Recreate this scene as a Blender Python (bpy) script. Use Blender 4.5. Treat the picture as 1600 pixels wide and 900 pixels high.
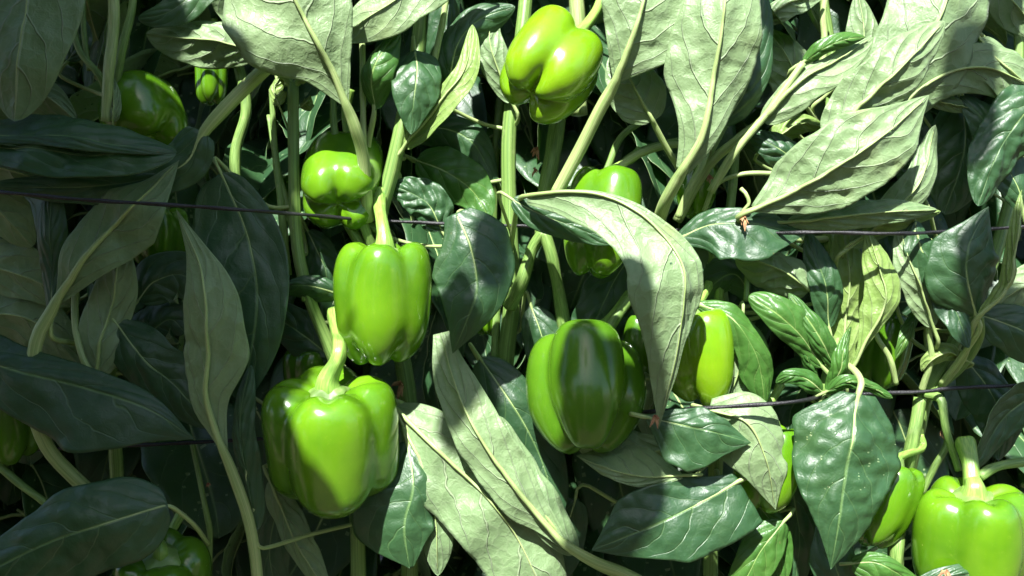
import bpy, math, random
import numpy as np
from mathutils import Vector, Matrix, noise
R = math.radians
random.seed(7)
for o in list(bpy.data.objects): bpy.data.objects.remove(o)
sc = bpy.context.scene
COL = sc.collection

# ------------------------------------------------------------------ camera, sky, sun, exposure
CAMZ = 0.62; DC = 0.64; S = 0.00045
cam = bpy.data.objects.new('camera', bpy.data.cameras.new('camera')); COL.objects.link(cam)
cam.location = (0, -DC, CAMZ); cam.rotation_euler = (R(90), 0, 0)
cam.data.sensor_width = 36; cam.data.lens = 36 * DC / (1600 * S)
cam.data.clip_start = 0.02; cam.data.clip_end = 3000
sc.camera = cam
SUN = Vector((-0.18, -0.66, 0.76)).normalized()
elev = math.asin(SUN.z)
w = bpy.data.worlds.new('World'); sc.world = w; w.use_nodes = True
nt = w.node_tree; bg = nt.nodes['Background']
sky = nt.nodes.new('ShaderNodeTexSky'); sky.sky_type = 'NISHITA'; sky.sun_disc = False
sky.sun_elevation = elev; sky.sun_rotation = math.atan2(SUN.x, SUN.y)
nt.links.new(sky.outputs[0], bg.inputs[0]); bg.inputs[1].default_value = 0.065
sl = bpy.data.lights.new('sun', 'SUN'); sl.energy = 5.0; sl.angle = R(0.9); sl.color = (1, 0.985, 0.955)
so = bpy.data.objects.new('sun', sl); COL.objects.link(so)
so.rotation_euler = SUN.to_track_quat('Z', 'Y').to_euler(); so.location = (-1, -2, 4)
vs = sc.view_settings
vs.view_transform = 'Standard'; vs.look = 'None'; vs.gamma = 1; vs.use_curve_mapping = False
vs.exposure = 1.7
sc.cycles.max_bounces = 6; sc.cycles.transmission_bounces = 4; sc.cycles.diffuse_bounces = 4

# ------------------------------------------------------------------ materials
def newmat(name):
    m = bpy.data.materials.new(name); m.use_nodes = True
    t = m.node_tree; p = t.nodes['Principled BSDF']
    return m, t, p
def nd(t, typ, **kw):
    n = t.nodes.new(typ)
    for k, v in kw.items(): setattr(n, k, v)
    return n
def mth(t, op, a, b=None, c=None, clamp=False):
    n = nd(t, 'ShaderNodeMath', operation=op); n.use_clamp = clamp
    for i, v in enumerate((a, b, c)):
        if v is None: continue
        if isinstance(v, (int, float)): n.inputs[i].default_value = v
        else: t.links.new(v, n.inputs[i])
    return n.outputs[0]
def mixc(t, f, a, b, blend='MIX'):
    n = nd(t, 'ShaderNodeMix', data_type='RGBA', blend_type=blend)
    for i, v in ((0, f), (6, a), (7, b)):
        if isinstance(v, (int, float)): n.inputs[i].default_value = v
        elif isinstance(v, tuple): n.inputs[i].default_value = (*v, 1)
        else: t.links.new(v, n.inputs[i])
    return n.outputs[2]
def noise_n(t, vec, scale, detail=3, rough=.55, out=0):
    n = nd(t, 'ShaderNodeTexNoise'); n.inputs['Scale'].default_value = scale
    n.inputs['Detail'].default_value = detail; n.inputs['Roughness'].default_value = rough
    if vec is not None: t.links.new(vec, n.inputs['Vector'])
    return n.outputs[out]
def ramp(t, fac, a, b):
    n = nd(t, 'ShaderNodeMapRange'); n.interpolation_type = 'SMOOTHSTEP'
    n.inputs[1].default_value = a; n.inputs[2].default_value = b
    t.links.new(fac, n.inputs[0]); return n.outputs[0]
NV = 4.6
def leafmat(name, base, dark, vein, top, rough, spec, sheen, trans, bumpd=1.0):
    m, t, p = newmat(name)
    uv = nd(t, 'ShaderNodeUVMap', uv_map='UVMap'); sp = nd(t, 'ShaderNodeSeparateXYZ'); t.links.new(uv.outputs[0], sp.inputs[0])
    tc = nd(t, 'ShaderNodeTexCoord'); obj = tc.outputs['Object']
    U = mth(t, 'MULTIPLY_ADD', sp.outputs[0], 2, -1); V = sp.outputs[1]
    a = mth(t, 'ABSOLUTE', U)
    side = mth(t, 'MULTIPLY', mth(t, 'SIGN', U), .035)
    wob = mth(t, 'MULTIPLY', mth(t, 'SUBTRACT', noise_n(t, obj, 38, 2), .5), .16)
    s = mth(t, 'SUBTRACT', V, mth(t, 'MULTIPLY_ADD', mth(t, 'POWER', a, 2.4), .24, mth(t, 'MULTIPLY', a, .20)))
    s = mth(t, 'ADD', mth(t, 'ADD', s, side), wob)
    ph = mth(t, 'FRACT', mth(t, 'MULTIPLY', mth(t, 'ADD', s, 2), NV))
    dv = mth(t, 'ABSOLUTE', mth(t, 'SUBTRACT', ph, .5))           # 0 on a vein
    vein2 = mth(t, 'SUBTRACT', 1, ramp(t, dv, .008, .045))
    fade = mth(t, 'SUBTRACT', 1, ramp(t, a, .7, .98))
    vein2 = mth(t, 'MULTIPLY', vein2, fade)
    mid = mth(t, 'SUBTRACT', 1, ramp(t, a, .01, .05))
    # net of small veins
    dis = nd(t, 'ShaderNodeVectorMath', operation='MULTIPLY_ADD')
    t.links.new(noise_n(t, obj, 120, 2, .5, 1), dis.inputs[0]); dis.inputs[1].default_value = (.006,) * 3
    t.links.new(obj, dis.inputs[2])
    vo = nd(t, 'ShaderNodeTexVoronoi', feature='DISTANCE_TO_EDGE'); vo.inputs['Scale'].default_value = 105
    t.links.new(dis.outputs[0], vo.inputs['Vector'])
    net = mth(t, 'SUBTRACT', 1, ramp(t, vo.outputs['Distance'], .0, .12))
    vo2 = nd(t, 'ShaderNodeTexVoronoi', feature='DISTANCE_TO_EDGE'); vo2.inputs['Scale'].default_value = 420
    t.links.new(dis.outputs[0], vo2.inputs['Vector'])
    fine = noise_n(t, obj, 1400, 2)
    oi = nd(t, 'ShaderNodeObjectInfo')
    c = mixc(t, oi.outputs['Random'], base, dark)
    c = mixc(t, mth(t, 'MULTIPLY', noise_n(t, obj, 60, 4), .55), c, tuple(x * .62 for x in dark))
    vs3 = nd(t, 'ShaderNodeTexVoronoi'); vs3.inputs['Scale'].default_value = 75; t.links.new(obj, vs3.inputs['Vector'])
    spot = mth(t, 'MULTIPLY', mth(t, 'SUBTRACT', 1, ramp(t, vs3.outputs['Distance'], .05, .10)), ramp(t, noise_n(t, obj, 21, 2), .60, .66))
    c = mixc(t, mth(t, 'MULTIPLY', spot, .65), c, (.22, .16, .07))
    c = mixc(t, mth(t, 'MULTIPLY', ramp(t, noise_n(t, obj, 14, 3), .55, .78), .35), c, tuple(min(x * f, 1) for x, f in zip(base, (2.0, 1.35, .9))))
    blot = ramp(t, noise_n(t, obj, 260, 4, .7), .66, .74)
    c = mixc(t, mth(t, 'MULTIPLY', blot, .07), c, (.36, .38, .16))
    c = mixc(t, mth(t, 'MULTIPLY', net, .05 if top else .10), c, vein)
    c = mixc(t, mth(t, 'MULTIPLY', vein2, .28 if top else .5), c, vein)
    c = mixc(t, mth(t, 'MULTIPLY', mid, .8), c, vein)
    t.links.new(c, p.inputs['Base Color'])
    rr = mth(t, 'MULTIPLY_ADD', noise_n(t, obj, 90, 3), .25, rough - .12)
    t.links.new(rr, p.inputs['Roughness'])
    p.inputs['Specular IOR Level'].default_value = spec
    p.inputs['Sheen Weight'].default_value = sheen
    k = -1 if top else 1
    puff = mth(t, 'MULTIPLY', mth(t, 'MINIMUM', dv, .22), mth(t, 'SUBTRACT', 1, mth(t, 'POWER', a, 1.6)))
    h = mth(t, 'MULTIPLY_ADD', vein2, (1.3 if not top else .7) * k, mth(t, 'MULTIPLY', puff, -k * 1.2))
    h = mth(t, 'MULTIPLY_ADD', mth(t, 'MINIMUM', vo.outputs['Distance'], .25), -k * (1.0 if top else 1.3), h)
    h = mth(t, 'MULTIPLY_ADD', vo2.outputs['Distance'], -k * .35, h)
    h = mth(t, 'MULTIPLY_ADD', mid, .5 * k, h)
    h = mth(t, 'MULTIPLY_ADD', fine, .12, h)
    h = mth(t, 'MULTIPLY_ADD', noise_n(t, obj, 55, 3), .9, h)
    b = nd(t, 'ShaderNodeBump'); b.inputs['Strength'].default_value = (.55 if top else .8) * bumpd; b.inputs['Distance'].default_value = .001
    t.links.new(h, b.inputs['Height']); t.links.new(b.outputs[0], p.inputs['Normal'])
    tr = nd(t, 'ShaderNodeBsdfTranslucent'); t.links.new(mixc(t, .6, c, trans), tr.inputs[0])
    mx = nd(t, 'ShaderNodeMixShader'); mx.inputs[0].default_value = .35
    t.links.new(p.outputs[0], mx.inputs[1]); t.links.new(tr.outputs[0], mx.inputs[2])
    t.links.new(mx.outputs[0], t.nodes['Material Output'].inputs[0])
    return m
M_TOP = leafmat('leaf_upper_side', (.044, .120, .042), (.028, .086, .034), (.15, .27, .09), True, .45, .8, 0, (.30, .55, .05))
M_UND = leafmat('leaf_underside', (.30, .43, .20), (.21, .33, .145), (.47, .56, .35), False, .46, .5, .1, (.35, .60, .08))
M_YTOP = leafmat('young_leaf_upper_side', (.075, .20, .035), (.05, .15, .03), (.28, .42, .12), True, .38, .5, 0, (.40, .65, .06))
M_YUND = leafmat('young_leaf_underside', (.30, .44, .11), (.22, .36, .08), (.48, .58, .27), False, .45, .5, .1, (.45, .70, .08))

def stemmat(name, a, b, rough=.45):
    m, t, p = newmat(name)
    tc = nd(t, 'ShaderNodeTexCoord'); uv = nd(t, 'ShaderNodeUVMap', uv_map='UVMap')
    mp = nd(t, 'ShaderNodeMapping'); mp.inputs['Scale'].default_value = (7, .6, 1); t.links.new(uv.outputs[0], mp.inputs[0])
    st = noise_n(t, mp.outputs[0], 3, 4)
    n2 = noise_n(t, tc.outputs['Object'], 150, 3)
    c = mixc(t, ramp(t, st, .35, .65), a, b)
    c = mixc(t, mth(t, 'MULTIPLY', ramp(t, n2, .58, .75), .4), c, (.30, .34, .16))
    t.links.new(c, p.inputs['Base Color']); p.inputs['Roughness'].default_value = rough
    p.inputs['Subsurface Weight'].default_value = .12; p.inputs['Subsurface Radius'].default_value = (.002, .004, .001)
    bp = nd(t, 'ShaderNodeBump'); bp.inputs['Strength'].default_value = .5; bp.inputs['Distance'].default_value = .0006
    t.links.new(mth(t, 'ADD', st, mth(t, 'MULTIPLY', n2, .3)), bp.inputs['Height']); t.links.new(bp.outputs[0], p.inputs['Normal'])
    return m
M_STEM = stemmat('green_stem', (.20, .32, .08), (.10, .19, .04))
M_PET = stemmat('pale_petiole', (.36, .45, .18), (.22, .32, .10))
M_PED = stemmat('fruit_stalk', (.26, .42, .08), (.15, .30, .05), .35)

def peppermat(name, a, b, coat=.4):
    m, t, p = newmat(name)
    tc = nd(t, 'ShaderNodeTexCoord'); o = tc.outputs['Object']
    oi = nd(t, 'ShaderNodeObjectInfo')
    at = nd(t, 'ShaderNodeAttribute', attribute_name='groove')
    c = mixc(t, ramp(t, noise_n(t, o, 22, 3), .3, .7), a, b)
    c = mixc(t, mth(t, 'MULTIPLY', ramp(t, noise_n(t, o, 240, 5, .7), .55, .8), .14), c, (.32, .42, .05))
    c = mixc(t, mth(t, 'MULTIPLY', at.outputs['Fac'], .35), c, tuple(x * .55 for x in b))
    vo = nd(t, 'ShaderNodeTexVoronoi'); vo.inputs['Scale'].default_value = 170; t.links.new(o, vo.inputs['Vector'])
    sp = mth(t, 'SUBTRACT', 1, ramp(t, vo.outputs['Distance'], .05, .11))
    gate = ramp(t, noise_n(t, o, 50, 2), .55, .62)
    c = mixc(t, mth(t, 'MULTIPLY', mth(t, 'MULTIPLY', sp, gate), .3), c, (.45, .50, .15))
    t.links.new(c, p.inputs['Base Color'])
    t.links.new(mth(t, 'MULTIPLY_ADD', noise_n(t, o, 90, 4), .18, .13), p.inputs['Roughness'])
    p.inputs['Specular IOR Level'].default_value = .55
    p.inputs['Coat Weight'].default_value = coat; p.inputs['Coat Roughness'].default_value = .14
    p.inputs['Subsurface Weight'].default_value = .15; p.inputs['Subsurface Radius'].default_value = (.004, .009, .001)
    bp = nd(t, 'ShaderNodeBump'); bp.inputs['Strength'].default_value = .35; bp.inputs['Distance'].default_value = .0011
    t.links.new(mth(t, 'ADD', noise_n(t, o, 45, 3), mth(t, 'MULTIPLY', noise_n(t, o, 700, 2), .06)), bp.inputs['Height'])
    t.links.new(bp.outputs[0], p.inputs['Normal'])
    return m
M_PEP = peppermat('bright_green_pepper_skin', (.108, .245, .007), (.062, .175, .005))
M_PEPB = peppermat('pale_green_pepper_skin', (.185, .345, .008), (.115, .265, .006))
M_PEPD = peppermat('shade_darkened_pepper_skin', (.075, .185, .008), (.048, .135, .006), .15)  # darker copy of the skin for shaded peppers, shade put into the colour

def plain(name, c1, c2, scale, rough=.8, bump=.3, dist=.002):
    m, t, p = newmat(name); tc = nd(t, 'ShaderNodeTexCoord')
    n = noise_n(t, tc.outputs['Object'], scale, 6, .65)
    t.links.new(mixc(t, ramp(t, n, .3, .7), c1, c2), p.inputs['Base Color']); p.inputs['Roughness'].default_value = rough
    b = nd(t, 'ShaderNodeBump'); b.inputs['Strength'].default_value = bump; b.inputs['Distance'].default_value = dist
    t.links.new(n, b.inputs['Height']); t.links.new(b.outputs[0], p.inputs['Normal'])
    return m
M_TWINE = plain('black_twine', (.006, .006, .007), (.02, .02, .022), 900, .42, .9, .0006)
M_DRY = plain('dry_petal', (.36, .22, .10), (.20, .08, .035), 300, .85)
M_SOIL = plain('soil', (.050, .035, .024), (.10, .065, .042), 18, .95, .8, .02)
M_BARK = plain('woody_stem', (.10, .10, .045), (.06, .05, .025), 200, .8, .6, .001)

# ------------------------------------------------------------------ helpers
def W(px, py, d=0.0):
    k = S * (DC + d / 100) / DC
    return np.array([(px - 800) * k, d / 100, CAMZ + (450 - py) * k])
def cat(pts, n):
    P = np.array(pts, float); m = len(P)
    if m == 2: return P[0] + (P[1] - P[0]) * np.linspace(0, 1, n)[:, None]
    seg = np.linalg.norm(np.diff(P[:, :min(P.shape[1], 3)], axis=0), axis=1); cum = np.r_[0, np.cumsum(seg)]
    E = np.vstack([2 * P[0] - P[1], P, 2 * P[-1] - P[-2]])
    out = []
    for q in np.linspace(0, cum[-1], n):
        i = min(max(np.searchsorted(cum, q) - 1, 0), m - 2)
        u = (q - cum[i]) / max(seg[i], 1e-9)
        p0, p1, p2, p3 = E[i:i + 4]
        out.append(.5 * (2 * p1 + (p2 - p0) * u + (2 * p0 - 5 * p1 + 4 * p2 - p3) * u * u + (3 * p1 - p0 - 3 * p2 + p3) * u ** 3))
    return np.array(out)
def mk(name, verts, faces, mats, parent=None, origin=None, fm=None, uvs=None, smooth=True, attr=None):
    me = bpy.data.meshes.new(name); V = np.array(verts, float)
    org = np.array(origin if origin is not None else V.mean(0))
    me.from_pydata((V - org).tolist(), [], faces)
    for m in mats: me.materials.append(m)
    if fm is not None: me.polygons.foreach_set('material_index', fm)
    if smooth: me.polygons.foreach_set('use_smooth', [True] * len(me.polygons))
    if uvs is not None:
        ul = me.uv_layers.new(name='UVMap'); li = np.empty(len(me.loops), int); me.loops.foreach_get('vertex_index', li)
        ul.data.foreach_set('uv', np.array(uvs)[li].ravel())
    if attr is not None:
        at = me.attributes.new(attr[0], 'FLOAT', 'POINT'); at.data.foreach_set('value', attr[1])
    me.update()
    o = bpy.data.objects.new(name, me); COL.objects.link(o)
    if parent is None: o.location = org
    else:
        o.parent = parent; o.location = org - np.array(worldloc(parent))
    return o
def worldloc(o):
    v = Vector(o.location)
    while o.parent: o = o.parent; v = v + Vector(o.location)
    return v
def thing(name, label, catg, loc, group=None):
    o = bpy.data.objects.new(name, None); COL.objects.link(o); o.location = loc; o.empty_display_size = .02
    o['label'] = label; o['category'] = catg
    if group: o['group'] = group
    return o
def tubedata(path, rad, nseg=10, ribs=0, ribd=.12):
    P = np.array(path); n = len(P)
    T = np.gradient(P, axis=0); T /= np.linalg.norm(T, axis=1)[:, None] + 1e-12
    up = np.array([0., -1., 0.]) if abs(T[0][1]) < .9 else np.array([1., 0, 0])
    V, F, UV = [], [], []
    a = np.cross(T[0], up); a /= np.linalg.norm(a)
    for i in range(n):
        a = a - T[i] * a.dot(T[i]); a /= np.linalg.norm(a); b = np.cross(T[i], a)
        for k in range(nseg):
            th = 2 * math.pi * k / nseg
            r = rad[i] * (1 + (ribd * math.cos(ribs * th) if ribs else 0))
            V.append(P[i] + (a * math.cos(th) + b * math.sin(th)) * r); UV.append((abs(2 * k / nseg - 1), i / n * 4))
    for i in range(n - 1):
        for k in range(nseg):
            k2 = (k + 1) % nseg
            F.append((i * nseg + k, i * nseg + k2, (i + 1) * nseg + k2, (i + 1) * nseg + k))
    F.append(tuple(range(nseg))[::-1]); F.append(tuple((n - 1) * nseg + k for k in range(nseg)))
    return V, F, UV
def tube(name, pts, r0, r1, mat, parent=None, n=24, nseg=12, ribs=0, rads=None, wob=0, ribd=.12):
    P = cat(pts, n)
    rad = np.linspace(r0, r1, n) if rads is None else np.interp(np.linspace(0, 1, n), np.linspace(0, 1, len(rads)), rads)
    if wob:
        for i in range(n): rad[i] *= 1 + wob * noise.noise(Vector(P[i] * 60))
    V, F, UV = tubedata(P, rad, nseg, ribs, ribd)
    return mk(name, V, F, [mat], parent, P[0], uvs=UV)

def prof(t, pk, s=1.15):
    a, b = s * pk, s * (1 - pk)
    t = np.clip(t, 0, 1)
    v = (t ** a) * ((1 - t) ** b); m = (pk ** a) * ((1 - pk) ** b)
    return v / m
def leafmesh(Mid, Nl, Nr, wl, wr, facing, top_front, puffA=1.0, seed=0, wave=1.0, nu=26, thick=.00032, rough=1.0, curl=0.):
    """Mid (n,3); Nl,Nr (n,3) vectors from the midrib to each edge at full width; wl,wr (n,) profiles 0..1"""
    n = len(Mid); us = np.linspace(-1, 1, nu + 1); us = np.sign(us) * np.abs(us) ** .85
    G = np.zeros((n, nu + 1, 3)); tt = np.linspace(0, 1, n); rnd = random.Random(seed)
    ph1, ph2, f1, f2 = rnd.uniform(0, 6), rnd.uniform(0, 6), rnd.uniform(9, 15), rnd.uniform(9, 15)
    size = max(np.linalg.norm(Nl, axis=1).max(), np.linalg.norm(Nr, axis=1).max())
    fac = np.array(facing, float); fac /= np.linalg.norm(fac)
    for j, u in enumerate(us):
        a = abs(u)
        if u < 0: N, wd, ph, fr = Nl, wl, ph1, f1
        else: N, wd, ph, fr = Nr, wr, ph2, f2
        ripple = 1 + .035 * np.sin(fr * 1.3 * tt + ph) * a
        G[:, j] = Mid + N * (wd * a * ripple)[:, None]
        edge = (np.sin(fr * tt + ph) + .6 * np.sin(fr * 2.3 * tt + 2 * ph)) * a ** 2.2 * wd * size * .05 * wave
        bend = -curl * a * a * wd * size
        G[:, j] += fac[None, :] * (edge + bend)[:, None]
    def normals(G):
        du = np.gradient(G, axis=1); dv = np.gradient(G, axis=0)
        N = np.cross(du, dv); N /= np.linalg.norm(N, axis=2)[..., None] + 1e-12
        return N
    Nn = normals(G)
    mid0 = Nn[n // 3:2 * n // 3, nu // 4:3 * nu // 4].reshape(-1, 3).mean(0)
    flip = mid0.dot(fac) < 0
    if flip: Nn = -Nn
    sg = 1 if top_front else -1
    Nb = Nn.copy()
    ox, oy = rnd.uniform(0, 50), rnd.uniform(0, 50)
    for i in range(n):
        for j in range(nu + 1):
            a = abs(us[j]); w_ = (wl if us[j] < 0 else wr)[i]
            s = tt[i] - .24 * a ** 2.4 - .20 * a + .035 * (1 if us[j] > 0 else -1) + .05 * noise.noise(Vector(G[i, j] * 30 + oy))
            dv = abs(((s + 2) * NV) % 1 - .5)
            pf = (math.sin(min(dv * 2, 1) * math.pi / 2) - .5) * min(w_, 1) * (1 - a ** 1.6) * min(a * 4, 1)
            q = G[i, j] * 75 + ox; q2 = G[i, j] * 26 + oy
            nz = noise.noise(Vector(q)) * .00075 * rough + noise.noise(Vector(G[i, j] * 170 + ox)) * .00035 * rough
            nz2 = noise.noise(Vector(q2)) * .0055 * min(w_, 1)
            vd = noise.voronoi(Vector(G[i, j] * 120 + ox))[0]; nz += sg * (.45 - vd[0]) * .0021 * (puffA - .7) * min(a * 5, 1)
            nz += (abs(noise.noise(Vector(G[i, j] * 48 + oy))) - .2) * .0022 * rough
            G[i, j] += Nn[i, j] * (sg * (pf * .0012 * puffA - .0012 * (1 - min(a * 6, 1)) * min(w_, 1)) + nz * w_ + nz2)
    Nn = normals(G)
    if flip: Nn = -Nn
    nvt = n * (nu + 1)
    V = np.vstack([G.reshape(-1, 3), (G - Nb * thick).reshape(-1, 3)])
    F, FM = [], []
    c = nu + 1; mf, mb = (0, 1) if top_front else (1, 0)
    for i in range(n - 1):
        for j in range(nu):
            q = (i * c + j, i * c + j + 1, (i + 1) * c + j + 1, (i + 1) * c + j)
            if flip: q = q[::-1]
            F.append(q); FM.append(mf); F.append(tuple(x + nvt for x in q[::-1])); FM.append(mb)
    ring = [i * c for i in range(n)] + [(n - 1) * c + j for j in range(1, c)] + [i * c + nu for i in range(n - 2, -1, -1)] + [j for j in range(nu - 1, 0, -1)]
    for a_, b_ in zip(ring, ring[1:] + ring[:1]):
        F.append((a_, b_, b_ + nvt, a_ + nvt)); FM.append(1)
    uv = [((us[j] + 1) / 2, tt[i]) for i in range(n) for j in range(c)]
    G0 = G[:, nu // 2]; N0 = Nn[:, nu // 2] * sg
    return V, F, FM, uv + uv, G0, N0

# ------------------------------------------------------------------ ground
def ground():
    xs = np.r_[-400, -60, -10, np.linspace(-3, 3, 50), 10, 60, 400]; ys = np.r_[-400, -60, -10, np.linspace(-3, 3, 50), 10, 60, 400]
    V = [(x, y, .02 * noise.noise(Vector((x * 3, y * 3, 0))) if abs(x) < 4 and abs(y) < 4 else 0) for y in ys for x in xs]
    nx = len(xs)
    F = [(j * nx + i, j * nx + i + 1, (j + 1) * nx + i + 1, (j + 1) * nx + i) for j in range(len(ys) - 1) for i in range(nx - 1)]
    o = mk('ground', V, F, [M_SOIL], None, (0, 0, 0)); o['kind'] = 'structure'
ground()

# ------------------------------------------------------------------ pepper plants of the front row
GP = 'pepper plants in the front row'
PL = {}
def plant(key, px, d, label, pts, r0, r1):
    base = W(px, 0, d); base[2] = 0.0
    t = thing('pepper_plant', label, 'pepper plant', base, GP); PL[key] = (t, pts)
    path = [base + np.array([0, 0, -.02]), base * .5 + W(*pts[0]) * .5 + np.array([.01, 0, 0])] + [W(*p) for p in pts]
    tube('stem', path, r0, r1, M_STEM, t, n=70, nseg=16, ribs=4, wob=.12, ribd=.10)
    return t
plant('a', 165, 3, 'pepper plant at the shaded left edge behind the long curved petioles', [(190, 900, 4), (175, 600, 4), (165, 320, 4), (176, 180, 3), (172, 90, 2), (178, -30, 2), (180, -200, 3)], .007, .0026)
plant('b', 500, 1, 'pepper plant with the forked ribbed stem left of the two stalked peppers', [(560, 900, 3), (545, 640, 2), (520, 555, 1), (485, 470, 0), (464, 380, 0), (459, 250, 0), (458, 130, 0)], .007, .0036)
plant('c', 600, 3, 'pepper plant whose stems rise past the half hidden pepper in the upper left centre', [(640, 900, 4), (640, 640, 4), (600, 430, 4), (592, 350, 1), (612, 270, .5), (630, 185, .5), (655, 60, 2), (665, -120, 3)], .007, .0045)
plant('d', 790, 2, 'pepper plant in the centre with the thick upright stem below the topmost pepper', [(790, 900, 4), (788, 600, 3), (800, 470, 2.5), (796, 340, 2.5), (796, 200, 2.5), (815, 60, 3), (826, -60, 4), (830, -200, 4)], .008, .0042)
plant('e', 1080, 3, 'pepper plant right of centre carrying the large sunlit leaf undersides', [(1110, 900, 5), (1120, 700, 4), (1130, 480, 2), (1090, 330, 0), (1100, 250, 0), (1150, 150, 2), (1180, 0, 3), (1190, -200, 3)], .007, .003)
plant('f', 1290, 1, 'pepper plant with the young shoot tip between the hanging leaves on the right', [(1300, 900, 3), (1290, 700, 0), (1290, 610, -4), (1310, 500, -1), (1290, 300, 0), (1300, 100, 2), (1285, -20, 2), (1275, -200, 3)], .007, .0025)
plant('g', 1450, 2, 'pepper plant at the right edge behind the pepper in the bottom right corner', [(1400, 900, 4), (1415, 760, 2), (1432, 680, 0), (1450, 610, -1), (1500, 520, -1), (1560, 380, 1), (1590, 200, 3), (1590, -200, 4)], .008, .003)
plant('h', -150, 3, 'pepper plant just left of the picture sending leaves in at the left edge', [(-140, 900, 4), (-150, 500, 4), (-130, 200, 3), (-140, -200, 3)], .007, .003)
plant('i', 1760, 3, 'pepper plant just right of the picture sending leaves in at the right edge', [(1750, 900, 4), (1760, 500, 4), (1740, 200, 3), (1750, -200, 3)], .007, .003)
def nearest_on(key, P):
    pts = cat([W(*p) for p in PL[key][1]], 60)
    q = pts - P; q[:, 2] += .02
    return pts[np.argmin((q ** 2).sum(1))]

def leaf(key, mid, wl, wr, el=.3, er=.3, side='U', pk=.42, pet=None, r=3.0, s=1.1, puff=1., young=False, nv=68, wave=1., name='leaf', curl=None, label=None):
    """mid: px,py,depth(cm) base to tip; wl/wr half widths in px (number or list per mid point); el/er depth of edges behind the midrib in cm"""
    seed = int(abs(mid[0][0] * 7 + mid[0][1] * 13 + mid[-1][0])) % 9999
    if curl is None: curl = random.Random(seed + 5).uniform(-.06, .16)
    mp = cat(mid, nv)
    tt = np.linspace(0, 1, nv)
    T = np.gradient(mp[:, :2], axis=0)
    for _ in range(4): T[1:-1] = (T[:-2] + T[1:-1] * 2 + T[2:]) / 4
    T /= np.linalg.norm(T, axis=1)[:, None] + 1e-9
    n2 = np.stack([T[:, 1], -T[:, 0]], 1)
    def width(w_):
        if isinstance(w_, (list, tuple)):
            x = np.linspace(0, 1, len(w_)); v = np.interp(tt, x, w_)
            for _ in range(3): v[1:-1] = (v[:-2] + v[1:-1] * 2 + v[2:]) / 4
            return v, v / max(w_)
        p = prof(tt, pk, s); return p * w_, p
    ml = mx = None
    Lw, Lp = width(wl); Rw, Rp = width(wr)
    Mid = np.array([W(*p) for p in mp])
    k = S * (DC + mp[:, 2] / 100) / DC
    wlm, wrm = max(Lw.max(), 1), max(Rw.max(), 1)
    Nl = np.stack([n2[:, 0] * wlm * k, np.full(nv, el / 100), -n2[:, 1] * wlm * k], 1)
    Nr = np.stack([-n2[:, 0] * wrm * k, np.full(nv, er / 100), n2[:, 1] * wrm * k], 1)
    V, F, FM, uv, G0, N0 = leafmesh(Mid, Nl, Nr, Lw / wlm, Rw / wrm, (0, -1, 0), side == 'T', puff, seed, wave, curl=curl)
    par = PL[key][0]
    mats = [M_YTOP, M_YUND] if young else [M_TOP, M_UND]
    lf = mk(name, V, F, mats, par, Mid[0], FM, uv)
    if label: lf['label'] = label
    rr = r * S
    if pet is None:
        t0 = Mid[0] - Mid[4]; t0 /= np.linalg.norm(t0)
        q = nearest_on(key, Mid[0]); mdp = (q + Mid[0]) / 2 + np.array([0, .012, -.008])
        if np.linalg.norm(q - Mid[0]) > .16:
            q = Mid[0] + (q - Mid[0]) * 1.0
        P = cat([q, mdp, Mid[0] + t0 * .012, Mid[0]], 18)
    else: P = cat([W(*p) for p in pet] + [Mid[0]], 22)
    off = G0 - N0 * (rr * np.linspace(.55, .2, nv))[:, None]
    path = np.vstack([P[:-1], off[1:int(nv * .97)]])
    for i in range(len(P) - 3, len(P) + 3): path[i] = (path[i - 1] + 2 * path[i] + path[i + 1]) / 4
    rad = np.r_[np.full(len(P) - 1, rr) * np.linspace(1.12, 1, len(P) - 1), rr * (1 - np.linspace(0, 1, len(path) - len(P) + 1)) ** 1.2 * .62 + .00018]
    for _ in range(3): rad[1:-1] = (rad[:-2] + rad[1:-1] + rad[2:]) / 3
    v, f, u = tubedata(path, rad, 9)
    mk('petiole', v, f, [M_PET], lf, Mid[0], uvs=u)
    return lf

# upper left
leaf('h', [(60, -190, -5), (48, -60, -6), (34, 70, -6.5), (22, 190, -6)], 78, 85, .8, .8, 'U', wave=.4)
leaf('h', [(-50, 190, -1), (20, 150, -1), (70, 148, -1), (120, 188, -.5)], 26, 40, .5, 1, 'U')
leaf('h', [(-90, 215, -5), (50, 205, -6), (170, 222, -6.5), (277, 238, -6)], 36, 22, 1.4, -.6, 'T', pk=.4, wave=.3)
leaf('h', [(-60, 225, -5), (60, 232, -6), (170, 240, -6.4), (276, 240, -6)], 6, 42, .2, -.9, 'T', pk=.5, wave=.3)
leaf('h', [(-110, 235, -3), (0, 262, -3.5), (70, 282, -3.5), (150, 310, -3)], 40, 34, .6, .6, 'U')
leaf('b', [(318, 205, -3.5), (275, 262, -4), (140, 292, -4.5), (-30, 290, -4.5)], 34, 42, .4, .5, 'T', pk=.25, pet=[(455, 65, 0), (425, 97, -2), (370, 150, -3)], r=10, wave=.5)
leaf('b', [(400, 82, 1.5), (345, 66, 1), (285, 60, 1), (228, 52, 2)], 40, 34, .8, .8, 'U', pk=.45, puff=2)
leaf('c', [(543, 168, -4), (518, 108, -5), (482, 40, -6), (445, -40, -6.5), (415, -150, -5)], [2, 48, 112, 128, 70, 0], [2, 32, 76, 94, 60, 0], .5, .9, 'U', pet=[(574, 345, 0), (568, 250, -2), (555, 200, -3.4)], r=9, puff=1.6)
leaf('c', [(740, -70, -2), (650, -18, -3), (590, 20, -3), (530, 60, -2)], 46, 40, .3, .5, 'U', pk=.5)
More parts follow.
